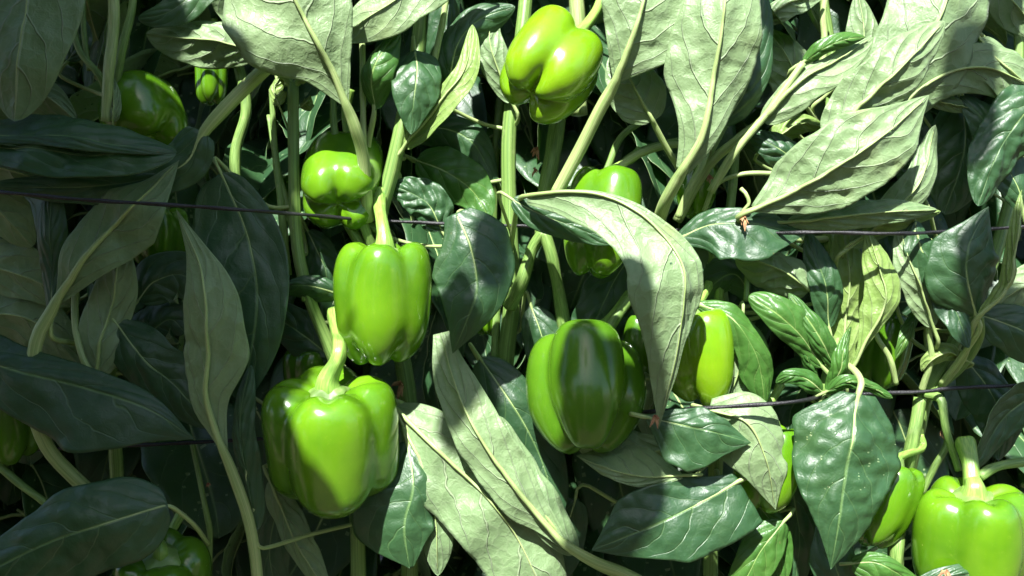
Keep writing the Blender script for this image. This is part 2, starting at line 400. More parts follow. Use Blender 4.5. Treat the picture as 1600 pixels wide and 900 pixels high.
leaf('c', [(586, 172, -1), (581, 122, -2), (598, 80, -2), (624, 45, -1.5)], 16, 30, .3, .3, 'T', pet=[(572, 340, .5), (574, 240, 0)], r=4.5, young=True)
leaf('c', [(648, 78, -1), (652, 110, -2), (646, 160, -2.4), (642, 210, -2)], 38, 38, .9, .6, 'T', pk=.3, r=2.5, puff=1.3)
leaf('c', [(632, 232, 0), (690, 165, -1), (728, 105, -1.5), (738, 38, -.5)], 20, 25, .5, -.5, 'U', r=4, young=True)
leaf('d', [(700, 135, 1), (715, 70, .5), (750, 30, .5), (805, 10, 1)], 30, 35, .3, .8, 'T')
leaf('d', [(800, 160, 1.5), (775, 100, 1), (765, 60, 1), (770, 10, 1.5)], 24, 24, .4, .4, 'U')
leaf('c', [(640, 205, 3.5), (690, 200, 3), (740, 225, 3), (775, 290, 3)], 28, 38, .4, .4, 'T')
leaf('d', [(650, 250, 2.6), (700, 270, 2), (740, 300, 2), (765, 342, 2)], 40, 38, .4, .4, 'T', young=True)
leaf('c', [(690, -60, 2), (700, 0, 1.5), (690, 60, 1.5), (665, 120, 2)], 22, 28, .4, .4, 'T')
leaf('a', [(360, -60, 1), (300, -10, .5), (260, 20, .5), (215, 30, 1)], 30, 28, .3, .3, 'T')
leaf('a', [(178, 190, -.5), (180, 165, -.6), (176, 120, -.3)], 9, 9, .1, .1, 'U', r=1.5)
leaf('b', [(436, 165, -.3), (430, 150, -.5), (428, 135, -.3), (440, 118, 0)], 14, 18, .3, .3, 'U', r=1.5, young=True)
leaf('b', [(468, 168, .3), (478, 158, 0), (485, 148, .3)], 12, 14, .3, .3, 'U', r=1.5, young=True)
leaf('a', [(105, 95, 3), (120, 60, 3), (110, 10, 3)], 24, 22, .3, .3, 'T')
# left middle
leaf('a', [(90, 472, -4), (135, 405, -4.6), (180, 352, -5), (225, 310, -5), (280, 250, -4)], [6, 42, 50, 55, 20, 0], [6, 28, 52, 58, 30, 0], .5, .3, 'U', r=9.5,
     pet=[(150, 775, -1), (118, 748, -2), (72, 695, -3), (50, 620, -3.6), (58, 530, -4)], wave=.5)
leaf('a', [(80, 500, -3.6), (78, 440, -3.8), (76, 380, -4), (80, 290, -3.6)], 24, 24, .3, .3, 'T', pk=.6, r=4)
leaf('a', [(152, 590, -2), (162, 520, -2.4), (180, 450, -2.6), (190, 370, -2.2)], 42, 34, .3, .4, 'U', r=5, pet=[(118, 440, -1), (118, 510, -2.0), (132, 565, -2.4)])
leaf('h', [(-70, 270, -2), (-10, 318, -2.6), (20, 350, -2.6), (52, 385, -2)], 42, 36, .3, .6, 'U')
leaf('h', [(-90, 400, -1), (0, 420, -1.5), (60, 440, -1.5), (125, 475, -1)], 48, 40, .4, .4, 'U')
leaf('h', [(-90, 500, 0), (-10, 490, -.5), (60, 505, -.5), (140, 590, 0)], 40, 48, .4, .4, 'U')
leaf('b', [(351, 705, -5), (325, 625, -5.6), (327, 530, -6.2), (318, 430, -6.2), (275, 326, -5.4)], [5, 34, 50, 42, 18, 0], [5, 30, 62, 48, 20, 0], .5, .3, 'U', r=8,
     pet=[(405, 1000, -3), (402, 900, -3.5), (388, 810, -4.2)], puff=1.6, wave=.6)
leaf('b', [(345, 270, -2.4), (385, 370, -3), (402, 480, -3.4), (378, 630, -3)], 52, 95, .5, .5, 'T', pk=.4, wave=.5)
leaf('b', [(400, 830, -4), (382, 740, -4.4), (374, 660, -4.4), (392, 570, -4)], 16, 26, .3, .3, 'T', r=3)
leaf('h', [(-120, 520, -3), (0, 572, -4.6), (125, 603, -5.4), (230, 638, -5.4), (304, 686, -4.6)], [4, 40, 34, 30, 18, 0], [4, 40, 80, 100, 70, 0], .8, -.6, 'T', r=5, puff=1.2)
leaf('a', [(180, 505, -2), (230, 565, -2.4), (280, 610, -2.4), (330, 668, -2)], 46, 48, .4, .4, 'T')
leaf('a', [(262, 788, -6), (165, 818, -7), (70, 850, -7.2), (-40, 905, -6.4)], 78, 66, .3, .8, 'T', r=3.2, pet=[(325, 850, -2), (305, 822, -4), (280, 800, -5.2)], wave=.5, puff=1.3)
leaf('a', [(215, 470, 0), (240, 440, -.4), (285, 430, -.4), (330, 470, 0)], 40, 46, .4, .4, 'T')
leaf('a', [(200, 550, 1), (260, 500, 1), (290, 520, 1)], 40, 46, .4, .4, 'T')
leaf('b', [(528, 458, -.6), (495, 448, -1), (460, 446, -1), (418, 452, -.6)], 24, 12, .8, .3, 'T', r=3.4)
leaf('b', [(520, 560, 2), (470, 520, 2), (430, 500, 2), (400, 520, 2)], 34, 34, .3, .3, 'T')
leaf('b', [(480, 360, 3), (500, 400, 3), (510, 430, 3), (500, 470, 3)], 26, 30, .3, .3, 'T')
leaf('b', [(422, 750, 1), (442, 800, .6), (470, 860, .6), (515, 930, 1)], 26, 26, .3, .3, 'U')
leaf('b', [(400, 640, 3), (440, 740, 2.6), (420, 860, 2.6), (440, 960, 3)], 40, 40, .3, .3, 'T')
# bottom centre
leaf('c', [(636, 690, -1.2), (646, 760, -2.6), (632, 822, -3.0), (640, 888, -2.2)], [10, 34, 40, 44, 6], [10, 60, 100, 82, 0], .8, .8, 'T', r=6, puff=1.2)
leaf('c', [(628, 660, -.8), (666, 740, -1.9), (682, 820, -1.8), (684, 900, -1.4)], 34, 36, .2, .4, 'U', r=4)
leaf('d', [(616, 636, -.2), (705, 722, -2.6), (792, 815, -3.3), (872, 970, -2.4)], 66, 84, .5, .2, 'U', pk=.5, r=6, puff=1.5)
leaf('d', [(884, 852, -4), (806, 762, -4.4), (742, 668, -4.4), (708, 590, -3.6), (690, 520, -2.6)], [8, 36, 44, 38, 34, 14], [8, 26, 42, 42, 32, 12], .5, .4, 'U', r=8, pet=[(1090, 960, -3), (985, 900, -4), (930, 878, -4.2)])
leaf('d', [(900, 866, -3.4), (852, 806, -3.6), (812, 735, -3.2), (780, 650, -2)], 30, 30, .2, .7, 'U', r=5, pet=[(985, 905, -3.5), (940, 888, -3.6)])
leaf('d', [(750, 560, -.4), (812, 650, -.9), (850, 730, -.9), (872, 815, -.5)], 44, 54, .4, .4, 'T')
leaf('d', [(760, 690, 1.5), (800, 790, 1), (830, 900, 1.5)], 50, 50, .4, .4, 'T')
leaf('d', [(712, 333, -4.2), (735, 385, -5), (745, 450, -5.2), (730, 500, -5), (707, 553, -4.2)], [22, 66, 62, 44, 22, 0], [20, 50, 76, 64, 30, 0], .7, .5, 'T', r=3, pet=[(800, 430, 1), (770, 360, -1), (725, 330, -3.2)], wave=.7, puff=1.2)
leaf('c', [(690, 360, 1), (670, 320, .5), (640, 300, .5), (610, 290, 1)], 34, 34, .3, .3, 'T', puff=2.5)
# the long drooping leaf of the centre
leaf('d', [(822, 306, -5), (890, 300, -7), (960, 312, -8), (1022, 350, -8.8), (1062, 410, -9.2), (1066, 480, -9.2), (1054, 560, -8.4), (1040, 620, -7.6), (1030, 668, -7)],
     [4, 4, 8, 14, 32, 38, 12, 8, 0], [14, 44, 62, 78, 92, 88, 56, 30, 0], .9, -.4, 'U', r=4, pet=[(796, 400, 2), (805, 340, -1), (812, 312, -3.4)], puff=1.7, wave=.6)
leaf('d', [(800, 312, -3.4), (845, 335, -4.4), (900, 355, -4.8), (960, 380, -4.6)], 26, 26, .3, .3, 'T', r=2.5)
leaf('d', [(830, 480, 1.5), (845, 520, 1), (860, 580, 1), (840, 650, 1.5)], 34, 34, .3, .3, 'T')
leaf('e', [(985, 400, 3), (960, 440, 2.6), (930, 500, 2.6), (900, 560, 3)], 40, 40, .3, .3, 'T')
# centre right
leaf('e', [(1060, 372, -4), (1110, 350, -5), (1180, 350, -5.4), (1258, 366, -5)], [8, 24, 26, 22, 0], [12, 56, 62, 52, 0], .8, -.6, 'T', r=4, puff=1.3)
leaf('e', [(1060, 372, -3.6), (1085, 400, -3.8), (1080, 430, -3.8), (1092, 452, -3.5)], 22, 26, .3, .3, 'T', r=2)
leaf('e', [(1265, 455, -3), (1225, 425, -3.6), (1190, 410, -3.6), (1150, 392, -3)], 36, 28, .8, .6, 'U', puff=2.2)
leaf('e', [(962, 128, -5), (985, 65, -6), (1005, 0, -6.4), (1020, -110, -5)], [4, 38, 62, 60, 0], [4, 70, 92, 70, 0], .5, .3, 'U', r=9, pet=[(868, 304, -2), (905, 235, -3), (938, 170, -4.2)], puff=1.5)
leaf('e', [(1020, 190, -3), (998, 150, -3.6), (982, 120, -3.6), (955, 85, -3)], 44, 46, .3, .5, 'U', r=4.5, pet=[(1060, 262, -1), (1040, 228, -2)])
leaf('e', [(1066, 268, -6), (1098, 205, -6.8), (1116, 110, -7.2), (1130, 10, -7.4), (1140, -110, -6)], [10, 40, 72, 74, 50, 0], [10, 30, 58, 70, 50, 0], .7, .5, 'U', r=9, pet=[(1028, 350, -2), (1040, 315, -4.2)], puff=1.5)
leaf('e', [(1130, 195, -4), (1165, 140, -4.4), (1185, 70, -4.4), (1192, -20, -4)], 30, 30, .3, .3, 'T')
leaf('f', [(1192, 34, -2), (1230, 6, -2.4), (1290, -12, -2)], 16, 22, .2, .3, 'U')
leaf('f', [(1190, 190, -4), (1250, 128, -5), (1305, 96, -5), (1364, 58, -4.4)], 18, 38, .3, -.3, 'U', r=7, pet=[(1058, 345, -1), (1105, 262, -2.4), (1150, 220, -3.4)])
leaf('f', [(1256, 98, -4.6), (1290, 74, -5.4), (1320, 62, -5.4), (1352, 58, -5)], 14, 10, .5, .5, 'T', r=3, young=True)
leaf('f', [(1240, 170, 0), (1240, 120, -.4), (1225, 85, -.4), (1200, 45, 0)], 38, 34, .4, .4, 'U', puff=1.6)
leaf('f', [(1200, 230, -1), (1235, 200, -1.6), (1262, 192, -1.6), (1292, 200, -1)], 20, 20, .4, .4, 'U', young=True)
leaf('f', [(1255, 265, -3), (1228, 240, -3.6), (1200, 222, -3.6), (1172, 208, -3)], 24, 26, .5, .5, 'T', r=2.5, puff=1.5)
leaf('f', [(1395, 190, -4), (1430, 100, -5), (1468, 20, -5.2), (1520, -130, -4)], 78, 88, .3, .6, 'U', r=6, pk=.5)
leaf('i', [(1370, 205, -3.6), (1450, 130, -4.4), (1530, 105, -4.4), (1600, 130, -4), (1680, 150, -3)], 40, 38, .3, .5, 'U', r=5, pk=.5)
leaf('i', [(1530, 60, -3.4), (1560, 100, -4), (1600, 130, -4), (1680, 170, -3)], 38, 38, .5, .3, 'U')
leaf('f', [(1298, 222, -7), (1345, 165, -8), (1400, 112, -8.4), (1476, 33, -7.6)], 48, 50, .5, .5, 'U', r=6.5, pet=[(1210, 320, -2), (1250, 262, -5)], puff=2, pk=.38)
leaf('f', [(1178, 328, -6), (1250, 294, -7), (1330, 246, -8), (1395, 200, -8.2), (1452, 148, -7.4)], [8, 50, 64, 64, 38, 0], [4, 40, 64, 68, 52, 0], .6, .6, 'U', r=5, puff=2.2)
leaf('f', [(1330, 385, -3.6), (1400, 325, -4), (1440, 270, -4), (1462, 195, -3.6)], 26, 28, .3, .5, 'U', r=3)
leaf('f', [(1230, 348, -5), (1300, 340, -5.8), (1380, 332, -5.8), (1465, 328, -5)], 22, 20, .4, .4, 'U', r=3, puff=1.4)
leaf('f', [(1345, 372, -4), (1380, 350, -4.6), (1430, 338, -4.6), (1470, 330, -4)], 16, 18, .3, .3, 'U', r=2, young=True)
leaf('i', [(1660, 120, -4), (1600, 180, -5), (1560, 245, -5.4), (1528, 322, -5)], 50, 46, .8, .5, 'T', puff=2.4, r=4)
leaf('g', [(1500, 150, -1), (1510, 210, -1.4), (1500, 270, -1.4), (1475, 335, -1)], 52, 52, .4, .4, 'T', puff=1.2)
leaf('g', [(1445, 150, -3), (1480, 160, -3.6), (1535, 172, -3)], 14, 14, .3, .3, 'U', r=2)
leaf('i', [(1560, -60, -2), (1580, 0, -2.6), (1640, 60, -2)], 34, 34, .3, .3, 'U')
leaf('g', [(1440, 300, -3), (1420, 250, -3), (1425, 200, -3)], 24, 24, .3, .3, 'T')
leaf('f', [(1290, 150, -1), (1330, 110, -1.6), (1350, 60, -1.6), (1340, -10, -1)], 30, 30, .4, .4, 'U')
leaf('i', [(1600, 330, -3), (1590, 290, -3.4), (1545, 200, -3.4), (1500, 150, -3)], 30, 34, .4, .4, 'T')
leaf('f', [(1200, 330, -1.4), (1250, 270, -2), (1300, 250, -2), (1350, 270, -1.4)], 30, 34, .4, .4, 'T')
leaf('g', [(1400, 470, -1), (1390, 420, -1.4), (1400, 370, -1.4), (1420, 330, -1)], 28, 30, .4, .4, 'T')
leaf('e', [(1180, 470, -1.6), (1150, 430, -2), (1120, 440, -2), (1090, 480, -1.6)], 26, 30, .4, .4, 'T')
# right middle, hanging leaves
leaf('f', [(1322, 592, -4), (1352, 535, -4.6), (1382, 470, -5), (1372, 415, -5), (1352, 352, -4.4)], [5, 6, 26, 28, 20, 0], [5, 6, 16, 28, 22, 0], .4, .4, 'U', r=4, young=True)
leaf('f', [(1312, 580, -2), (1322, 500, -2.6), (1326, 440, -2.6), (1316, 350, -2)], 38, 34, .4, .4, 'U', r=4, young=True)
leaf('f', [(1296, 512, -3), (1290, 450, -3.6), (1278, 410, -3.6), (1262, 360, -3)], 24, 26, .3, .4, 'T', r=3)
leaf('f', [(1286, 574, -5), (1255, 528, -5.8), (1218, 494, -6), (1170, 462, -5.4)], 24, 32, .3, .4, 'T', r=3.5, young=True, pk=.45)
leaf('f', [(1312, 590, -5), (1290, 545, -5.6), (1262, 500, -5.6), (1232, 458, -5)], 12, 16, .3, .3, 'T', r=2.6, young=True)
leaf('f', [(1292, 612, -5), (1312, 580, -5.6), (1318, 550, -5.8), (1330, 510, -5.4)], 12, 14, .3, .3, 'T', r=2, young=True)
leaf('f', [(1292, 612, -5.4), (1325, 598, -6.4), (1355, 602, -6.6), (1395, 622, -6)], 14, 14, .4, .4, 'T', r=2.2, young=True)
leaf('f', [(1284, 612, -5), (1260, 592, -5.6), (1235, 588, -5.8), (1212, 598, -5)], 14, 14, .3, .3, 'T', r=2, young=True)
leaf('f', [(1285, 618, -4.6), (1275, 585, -5), (1262, 560, -5.2), (1258, 530, -5)], 9, 9, .3, .3, 'T', r=2, young=True)
leaf('g', [(1524, 492, -5), (1512, 440, -6), (1516, 385, -6.4), (1545, 322, -5.6)], [10, 50, 58, 50, 22, 0], [10, 46, 62, 60, 32, 0], .7, .9, 'T', r=4, puff=1.2, wave=.6, pet=[(1470, 600, -2), (1500, 560, -3.4), (1530, 515, -4.8)])
leaf('g', [(1530, 492, -5.2), (1572, 448, -6), (1586, 380, -6.4), (1597, 296, -6)], 10, 14, .4, .5, 'U', r=4.5, young=True, pet=[(1470, 605, -1.6), (1505, 560, -3), (1520, 510, -4.8)])
leaf('g', [(1458, 512, -4), (1440, 455, -4.6), (1420, 410, -4.6), (1405, 355, -4)], 24, 28, .5, .5, 'U', r=3)
leaf('g', [(1430, 345, -4.6), (1440, 380, -5.2), (1460, 420, -5.2), (1480, 470, -4.8)], 26, 26, .4, .4, 'T', r=3)
leaf('g', [(1462, 400, -4.2), (1480, 450, -4.8), (1500, 500, -5.2), (1514, 544, -5.4)], 20, 28, .3, .3, 'T', r=3)
leaf('i', [(1530, 492, -3), (1570, 505, -3.6), (1620, 530, -3.6), (1700, 590, -3)], 36, 42, .3, .3, 'T')
leaf('i', [(1680, 420, -2.4), (1620, 440, -2.8), (1580, 460, -2.8), (1545, 490, -2.4)], 34, 30, .3, .3, 'U')
leaf('g', [(1508, 560, -1), (1550, 610, -1.4), (1570, 660, -1.4), (1560, 720, -1)], 40, 44, .4, .4, 'T')
leaf('i', [(1680, 600, -2), (1620, 620, -2.6), (1570, 660, -3), (1520, 735, -3.4)], 30, 34, .4, -.8, 'T', r=2.5)
leaf('g', [(1500, 560, -2.6), (1478, 550, -3), (1455, 560, -3), (1440, 580, -2.6)], 10, 12, .2, .2, 'U', r=2, young=True)
leaf('g', [(1440, 480, -2), (1420, 520, -2.2), (1400, 560, -2.2)], 10, 12, .2, .2, 'T', r=2, young=True)
# lower right
leaf('f', [(1342, 616, -7), (1330, 690, -8), (1318, 770, -8.4), (1308, 830, -8.2), (1298, 890, -7.6)], [30, 84, 100, 74, 46, 0], [26, 88, 78, 62, 24, 0], .9, .8, 'T', r=5, pet=[(1300, 560, -2), (1330, 575, -5), (1345, 595, -6.4)], puff=2.4, wave=.7)
leaf('f', [(1225, 700, -2), (1240, 780, -2.4), (1250, 850, -2.4), (1240, 940, -2)], 36, 30, .4, .4, 'T')
leaf('f', [(1340, 960, -4), (1310, 900, -4.6), (1300, 860, -4.6), (1290, 800, -4)], 34, 38, .4, .4, 'T')
leaf('e', [(1108, 640, -5), (1165, 660, -5.8), (1195, 720, -6), (1212, 796, -5.4)], [16, 44, 46, 28, 0], [14, 54, 62, 34, 0], .4, .3, 'U', r=3, pk=.4)
leaf('e', [(1092, 476, -4), (1145, 498, -5), (1185, 560, -5), (1196, 640, -4)], [6, 22, 26, 26, 0], [6, 18, 28, 34, 0], .5, .5, 'T', r=5, young=True)
leaf('e', [(1160, 500, -3.6), (1158, 560, -3.8), (1140, 620, -3.8), (1100, 680, -3.4)], 36, 40, .3, .3, 'U', r=2.4)
leaf('e', [(1010, 652, -6), (1065, 664, -7), (1120, 676, -7.2), (1174, 692, -6.4)], [4, 22, 32, 24, 0], [4, 60, 76, 44, 0], .6, .3, 'T', r=3.4, puff=1.4)
leaf('e', [(1066, 744, -6), (1010, 748, -5.4), (960, 738, -4.6), (900, 712, -3.6)], [4, 12, 14, 10, 0], [4, 40, 44, 28, 0], -.4, 2.2, 'U', r=2.5)
leaf('e', [(1045, 700, -3.4), (1000, 710, -3), (950, 705, -3), (900, 690, -2.6)], 34, 34, .5, .5, 'U', r=2.5)
leaf('e', [(1156, 752, -5.4), (1085, 792, -6.4), (1010, 826, -6.6), (924, 860, -5.8)], [70, 82, 72, 40, 0], [14, 40, 58, 52, 0], .2, .9, 'T', r=4, puff=1.4, wave=.6)
leaf('e', [(1225, 815, -4), (1195, 855, -4.6), (1170, 900, -4.6), (1140, 950, -4)], 34, 32, .4, .4, 'T', young=True)
leaf('e', [(1185, 790, -3), (1215, 830, -3.4), (1222, 880, -3.4), (1210, 930, -3)], 22, 24, .4, .4, 'T', young=True)
leaf('g', [(1330, 880, -5), (1370, 880, -6), (1410, 900, -6), (1460, 930, -5)], 16, 34, .4, .4, 'T', young=True)
leaf('g', [(1420, 925, -7.4), (1470, 905, -8), (1530, 900, -8), (1590, 925, -7.4)], 14, 30, .4, .4, 'T', r=2.4)
leaf('e', [(900, 780, 1), (880, 840, .6), (850, 900, .6), (860, 980, 1)], 40, 40, .4, .4, 'T')
leaf('e', [(960, 560, 2), (1020, 480, 2), (1040, 440, 2)], 26, 26, .4, .4, 'T')
leaf('g', [(1430, 470, 2), (1380, 480, 2), (1340, 540, 2), (1330, 600, 2)], 36, 36, .4, .4, 'T')

# ------------------------------------------------------------------ side shoots and extra stalks of the plants
def shoot(key, pts, r0, r1=None, mat=None, ribs=0, name='side_stem', n=26):
    r1 = r0 if r1 is None else r1
    return tube(name, [W(*p) for p in pts], r0 * S, r1 * S, mat or M_STEM, PL[key][0], n=n, nseg=12, ribs=ribs, wob=.15)
shoot('a', [(172, 160, 2), (155, 118, 1), (122, 72, 1), (102, -30, 1)], 6, 4.5)
shoot('a', [(166, 190, -.5), (170, 110, -1), (178, 40, -1), (176, -40, -1)], 8, 8, M_PET)
shoot('a', [(178, 150, 1), (190, 80, .5), (205, 20, .5), (212, -40, .5)], 7, 6)
shoot('a', [(140, 110, 1), (132, 60, 1), (128, -30, 1)], 4, 4)
shoot('a', [(-10, 720, 0), (30, 755, 0), (70, 785, 0), (150, 850, 2)], 6, 6)
shoot('a', [(325, 940, 1), (328, 840, 1), (322, 800, 1), (300, 690, 2)], 5, 4)
shoot('b', [(458, 136, 0), (446, 120, 0), (436, 112, 0), (425, 60, 1)], 7, 4)
shoot('b', [(458, 136, 0), (468, 126, 0), (480, 118, 0), (520, 40, 2)], 6, 4)
shoot('b', [(448, 430, 1), (440, 330, .5), (430, 240, .5), (424, 140, .5)], 7, 4, ribs=3)
shoot('b', [(478, 470, 0), (452, 330, .6), (434, 268, .6), (420, 180, 1)], 7, 4, ribs=3)
shoot('b', [(372, 100, 3), (385, 170, 3), (368, 240, 3), (372, 330, 3)], 9, 9)
shoot('c', [(567, 345, 0), (568, 250, -.6), (567, 150, -.6), (566, 50, -.4)], 5, 5, M_PET)
shoot('c', [(594, 360, 1), (560, 340, .8), (545, 290, .6), (523, 210, .6), (520, 150, 1)], 9, 5, ribs=3)
shoot('c', [(570, 392, 1), (550, 360, .6), (530, 330, .6), (500, 290, 1)], 9, 6, ribs=4)
shoot('c', [(583, 392, 1), (568, 350, 0), (562, 300, 0), (560, 200, .5)], 8, 6, ribs=3)
shoot('c', [(668, 150, 1), (680, 90, .5), (694, 20, .5), (700, -40, .5)], 5.5, 5, M_PET)
shoot('d', [(872, 185, 1.5), (862, 250, 1.5), (850, 310, 1.5), (845, 370, 1.5)], 12, 10, ribs=4)
shoot('d', [(795, 480, 1.5), (815, 440, .5), (832, 390, .5), (850, 362, 0)], 11, 8, ribs=4)
shoot('d', [(850, 362, 0), (862, 400, 0), (872, 450, .6), (886, 535, 1.5)], 8, 10, ribs=4)
shoot('d', [(905, 180, 3), (902, 100, 3), (903, 30, 2.5), (895, -60, 2.5)], 12, 11, M_PET, ribs=4)
shoot('d', [(770, 600, 3), (775, 500, 3), (778, 420, 3)], 7, 6, ribs=3)
shoot('e', [(870, 330, 0), (935, 292, -.6), (990, 245, -.6), (1060, 226, 0), (1110, 250, 1)], 6, 6, M_PET)
shoot('e', [(880, 300, .5), (950, 270, .4), (1000, 235, .6), (1080, 215, 1)], 5, 5)
shoot('e', [(905, 330, .2), (945, 270, .2), (970, 215, .4), (1010, 185, 1)], 6, 5)
shoot('e', [(1100, 330, -2), (1118, 290, -2.6), (1160, 272, -3), (1222, 271, -3)], 3.6, 3.6, M_PET)
shoot('e', [(1060, 340, -2.4), (1080, 290, -3), (1100, 250, -3), (1118, 200, -2)], 6, 4, M_PET)
shoot('e', [(1120, 480, -1), (1125, 430, -1.6), (1140, 330, -1), (1150, 230, 0)], 8, 6, ribs=3)
shoot('e', [(940, 530, -.4), (980, 470, -.2), (1010, 430, 1), (1040, 400, 2)], 9, 8)
shoot('e', [(985, 520, 0), (1010, 505, 0), (1050, 490, 0)], 7, 6)
shoot('f', [(1290, 620, -4), (1300, 670, -3), (1290, 760, -1)], 9, 9, ribs=4)
shoot('f', [(1284, 110, -1), (1288, 60, -1), (1286, 20, -1), (1296, -40, -1)], 5.5, 5, M_PET)
shoot('f', [(1110, 300, -3.2), (1150, 235, -4), (1200, 175, -4.4), (1255, 98, -4.8)], 6.5, 5, M_PET)
shoot('f', [(1165, 470, -3), (1175, 400, -2), (1230, 300, -1)], 4, 4)
shoot('g', [(1438, 622, -2.4), (1432, 660, -2.6), (1424, 700, -2.6), (1408, 790, -1.5)], 9, 10, ribs=4)
shoot('g', [(1445, 616, -1.6), (1470, 625, -2.6), (1478, 670, -3), (1498, 735, -3)], 7, 5)
shoot('g', [(1395, 920, -4), (1400, 880, -4.2), (1404, 840, -4), (1410, 780, -2)], 9, 9, ribs=4)
shoot('g', [(1700, 715, -3), (1600, 722, -4), (1555, 730, -4.6), (1530, 745, -5.0)], 6.5, 7)
shoot('g', [(1450, 616, -1), (1500, 575, -2), (1530, 530, -3), (1532, 495, -4.5)], 8, 5)
shoot('g', [(1400, 600, -2), (1390, 560, -2.6), (1372, 530, -2.6), (1358, 500, -1)], 4.5, 4, M_PET)
shoot('g', [(1440, 610, -2), (1455, 560, -3), (1452, 520, -3.4), (1456, 500, -3.6)], 5, 4, M_PET)
shoot('g', [(1440, 770, -1), (1460, 730, -1.4), (1480, 690, -1.4), (1470, 640, -1)], 5.5, 5)

# ------------------------------------------------------------------ bell peppers
def pepper(px, py, d, wpx, hpx, label, tilt=(0, 0), rz=0, n=4, mat=None, stalk=None, taper=0., seed=1, e=.44, bot=1.0, skew=0., group=None, calyx=True, wide=None, cleft=.15):
    """centre at px,py,d; tilt = (towards camera, sideways to the right) in degrees"""
    mat = mat or M_PEP; rnd = random.Random(seed)
    k = S * (DC + d / 100) / DC; Rr = wpx / 2 * k; H = hpx * k
    cp = [(0, .885), (.10, .878), (.22, .905), (.40, .965), (.60, 1.0), (.80, .975), (.94, .88), (1.0, .72), (.995, .52), (.965 - taper * .3, .32), (.89 - taper, .15), (.70 - taper, .045), (.50 - taper * .8, 0), (.28 - taper * .4, .03), (.12, .085), (0, .10)]
    C = cat([(a, b, 0) for a, b in cp], 64)[:, :2]; C[:, 0] = np.maximum(C[:, 0], 0)
    NT = 120; ths = np.linspace(0, 2 * math.pi, NT, endpoint=False)
    cen = [2 * math.pi * (i + rnd.uniform(-.09, .09)) / n for i in range(n)]
    ee = [e * rnd.uniform(.9, 1.12) for _ in range(n)]; rho = .62 if n == 4 else .70
    blen = [rnd.uniform(-.045, .055) for _ in range(n)]; tlen = [rnd.uniform(-.03, .03) for _ in range(n)]
    lobe = np.zeros(NT); rad = np.zeros(NT); gro = np.zeros(NT); bl = np.zeros(NT); tl = np.zeros(NT)
    for i, th in enumerate(ths):
        vals = []
        for c, q in zip(cen, ee):
            dd = (th - c + math.pi) % (2 * math.pi) - math.pi
            x = rho ** 2 - (q * math.sin(dd)) ** 2
            vals.append(q * math.cos(dd) + math.sqrt(max(x, 0)))
        vs_ = np.array(vals); p = 20
        rad[i] = (np.log(np.exp(p * vs_).sum()) / p)
        lobe[i] = min(abs((th - c + math.pi) % (2 * math.pi) - math.pi) for c in cen)
        wt = np.exp(14 * (vs_ - vs_.max())); wt /= wt.sum(); bl[i] = (wt * blen).sum(); tl[i] = (wt * tlen).sum()
    mxr = rad.max(); gro = 1 - (rad - rad.min()) / (mxr - rad.min() + 1e-9); gro = gro ** 1.6; rad /= mxr
    V, A = [], []
    ox = rnd.uniform(0, 99)
    for si, (rr, zz) in enumerate(C):
        zt = max(0, (zz - .55) / .45); zb = max(0, (.45 - zz) / .45)
        for ti, th in enumerate(ths):
            m = rad[ti] ** (1 + .25 * zt + .2 * zb)
            r_ = rr * m
            z = zz - gro[ti] * (.09 * zt * min(rr * 2.4, 1)) + gro[ti] * .12 * zb * bot * min(rr * 2.4, 1) + tl[ti] * zt * rr + bl[ti] * zb * min(rr * 2, 1)
            z -= .045 * cleft * zt * math.exp(-(lobe[ti] / .2) ** 2) * math.exp(-((rr - .5) / .3) ** 2)
            x, y = math.cos(th) * r_ * Rr, math.sin(th) * r_ * Rr * (wide or 1)
            x += skew * Rr * (z - .5)
            v = Vector((x, y, (z - .5) * H))
            nz = noise.noise(v * 28 + Vector((ox, 0, 0))) * .0016
            l = max(v.length, 1e-6); v = v * (1 + nz / l * min(rr * 2, 1))
            V.append(v); A.append(float(gro[ti] ** 2 * min(rr * 1.5, 1)))
    Mx = Matrix.Rotation(R(tilt[1]), 4, 'Y') @ Matrix.Rotation(R(tilt[0]), 4, 'X') @ Matrix.Rotation(R(rz), 4, 'Z')
    cw = Vector(W(px, py, d)); V = [np.array(Mx @ v + cw) for v in V]
    F = []; ns = len(C)
    for s_ in range(ns - 1):
        for t_ in range(NT):
            t2 = (t_ + 1) % NT
            F.append((s_ * NT + t_, (s_ + 1) * NT + t_, (s_ + 1) * NT + t2, s_ * NT + t2))
    base = Mx @ Vector((skew * Rr * .38, 0, .385 * H)) + cw
    t = thing('bell_pepper', label, 'bell pepper', base, group or 'bell peppers on the plants')
    mk('body', V, F, [mat], t, base, attr=('groove', A))
    axis = (Mx @ Vector((0, 0, 1, 0)).to_3d() if False else (Mx.to_3x3() @ Vector((0, 0, 1)))).normalized()
    b = np.array(base); ax = np.array(axis)
    cr = min(Rr * .42, .0125)
    if calyx:   # thin green ring with small blunt points
        cv = []; NC = 60
        rings = [(1.0, .0012), (.85, .0035), (.55, .0058), (.36, .010)]
        for q, hz in rings:
            for i in range(NC):
                th = 2 * math.pi * i / NC; pr = q * cr * (1 + (.30 * abs(math.sin(2.5 * th)) ** 4 if q > .8 else 0))
                cv.append(np.array(Mx.to_3x3() @ Vector((math.cos(th) * pr, math.sin(th) * pr, hz + (.0 if q < .8 else .0018 * math.sin(3 * th + seed))))) + b)
        cf = [(a * NC + i, a * NC + (i + 1) % NC, (a + 1) * NC + (i + 1) % NC, (a + 1) * NC + i) for a in range(3) for i in range(NC)]
        mk('calyx', cv, cf, [M_STEM], t, base)
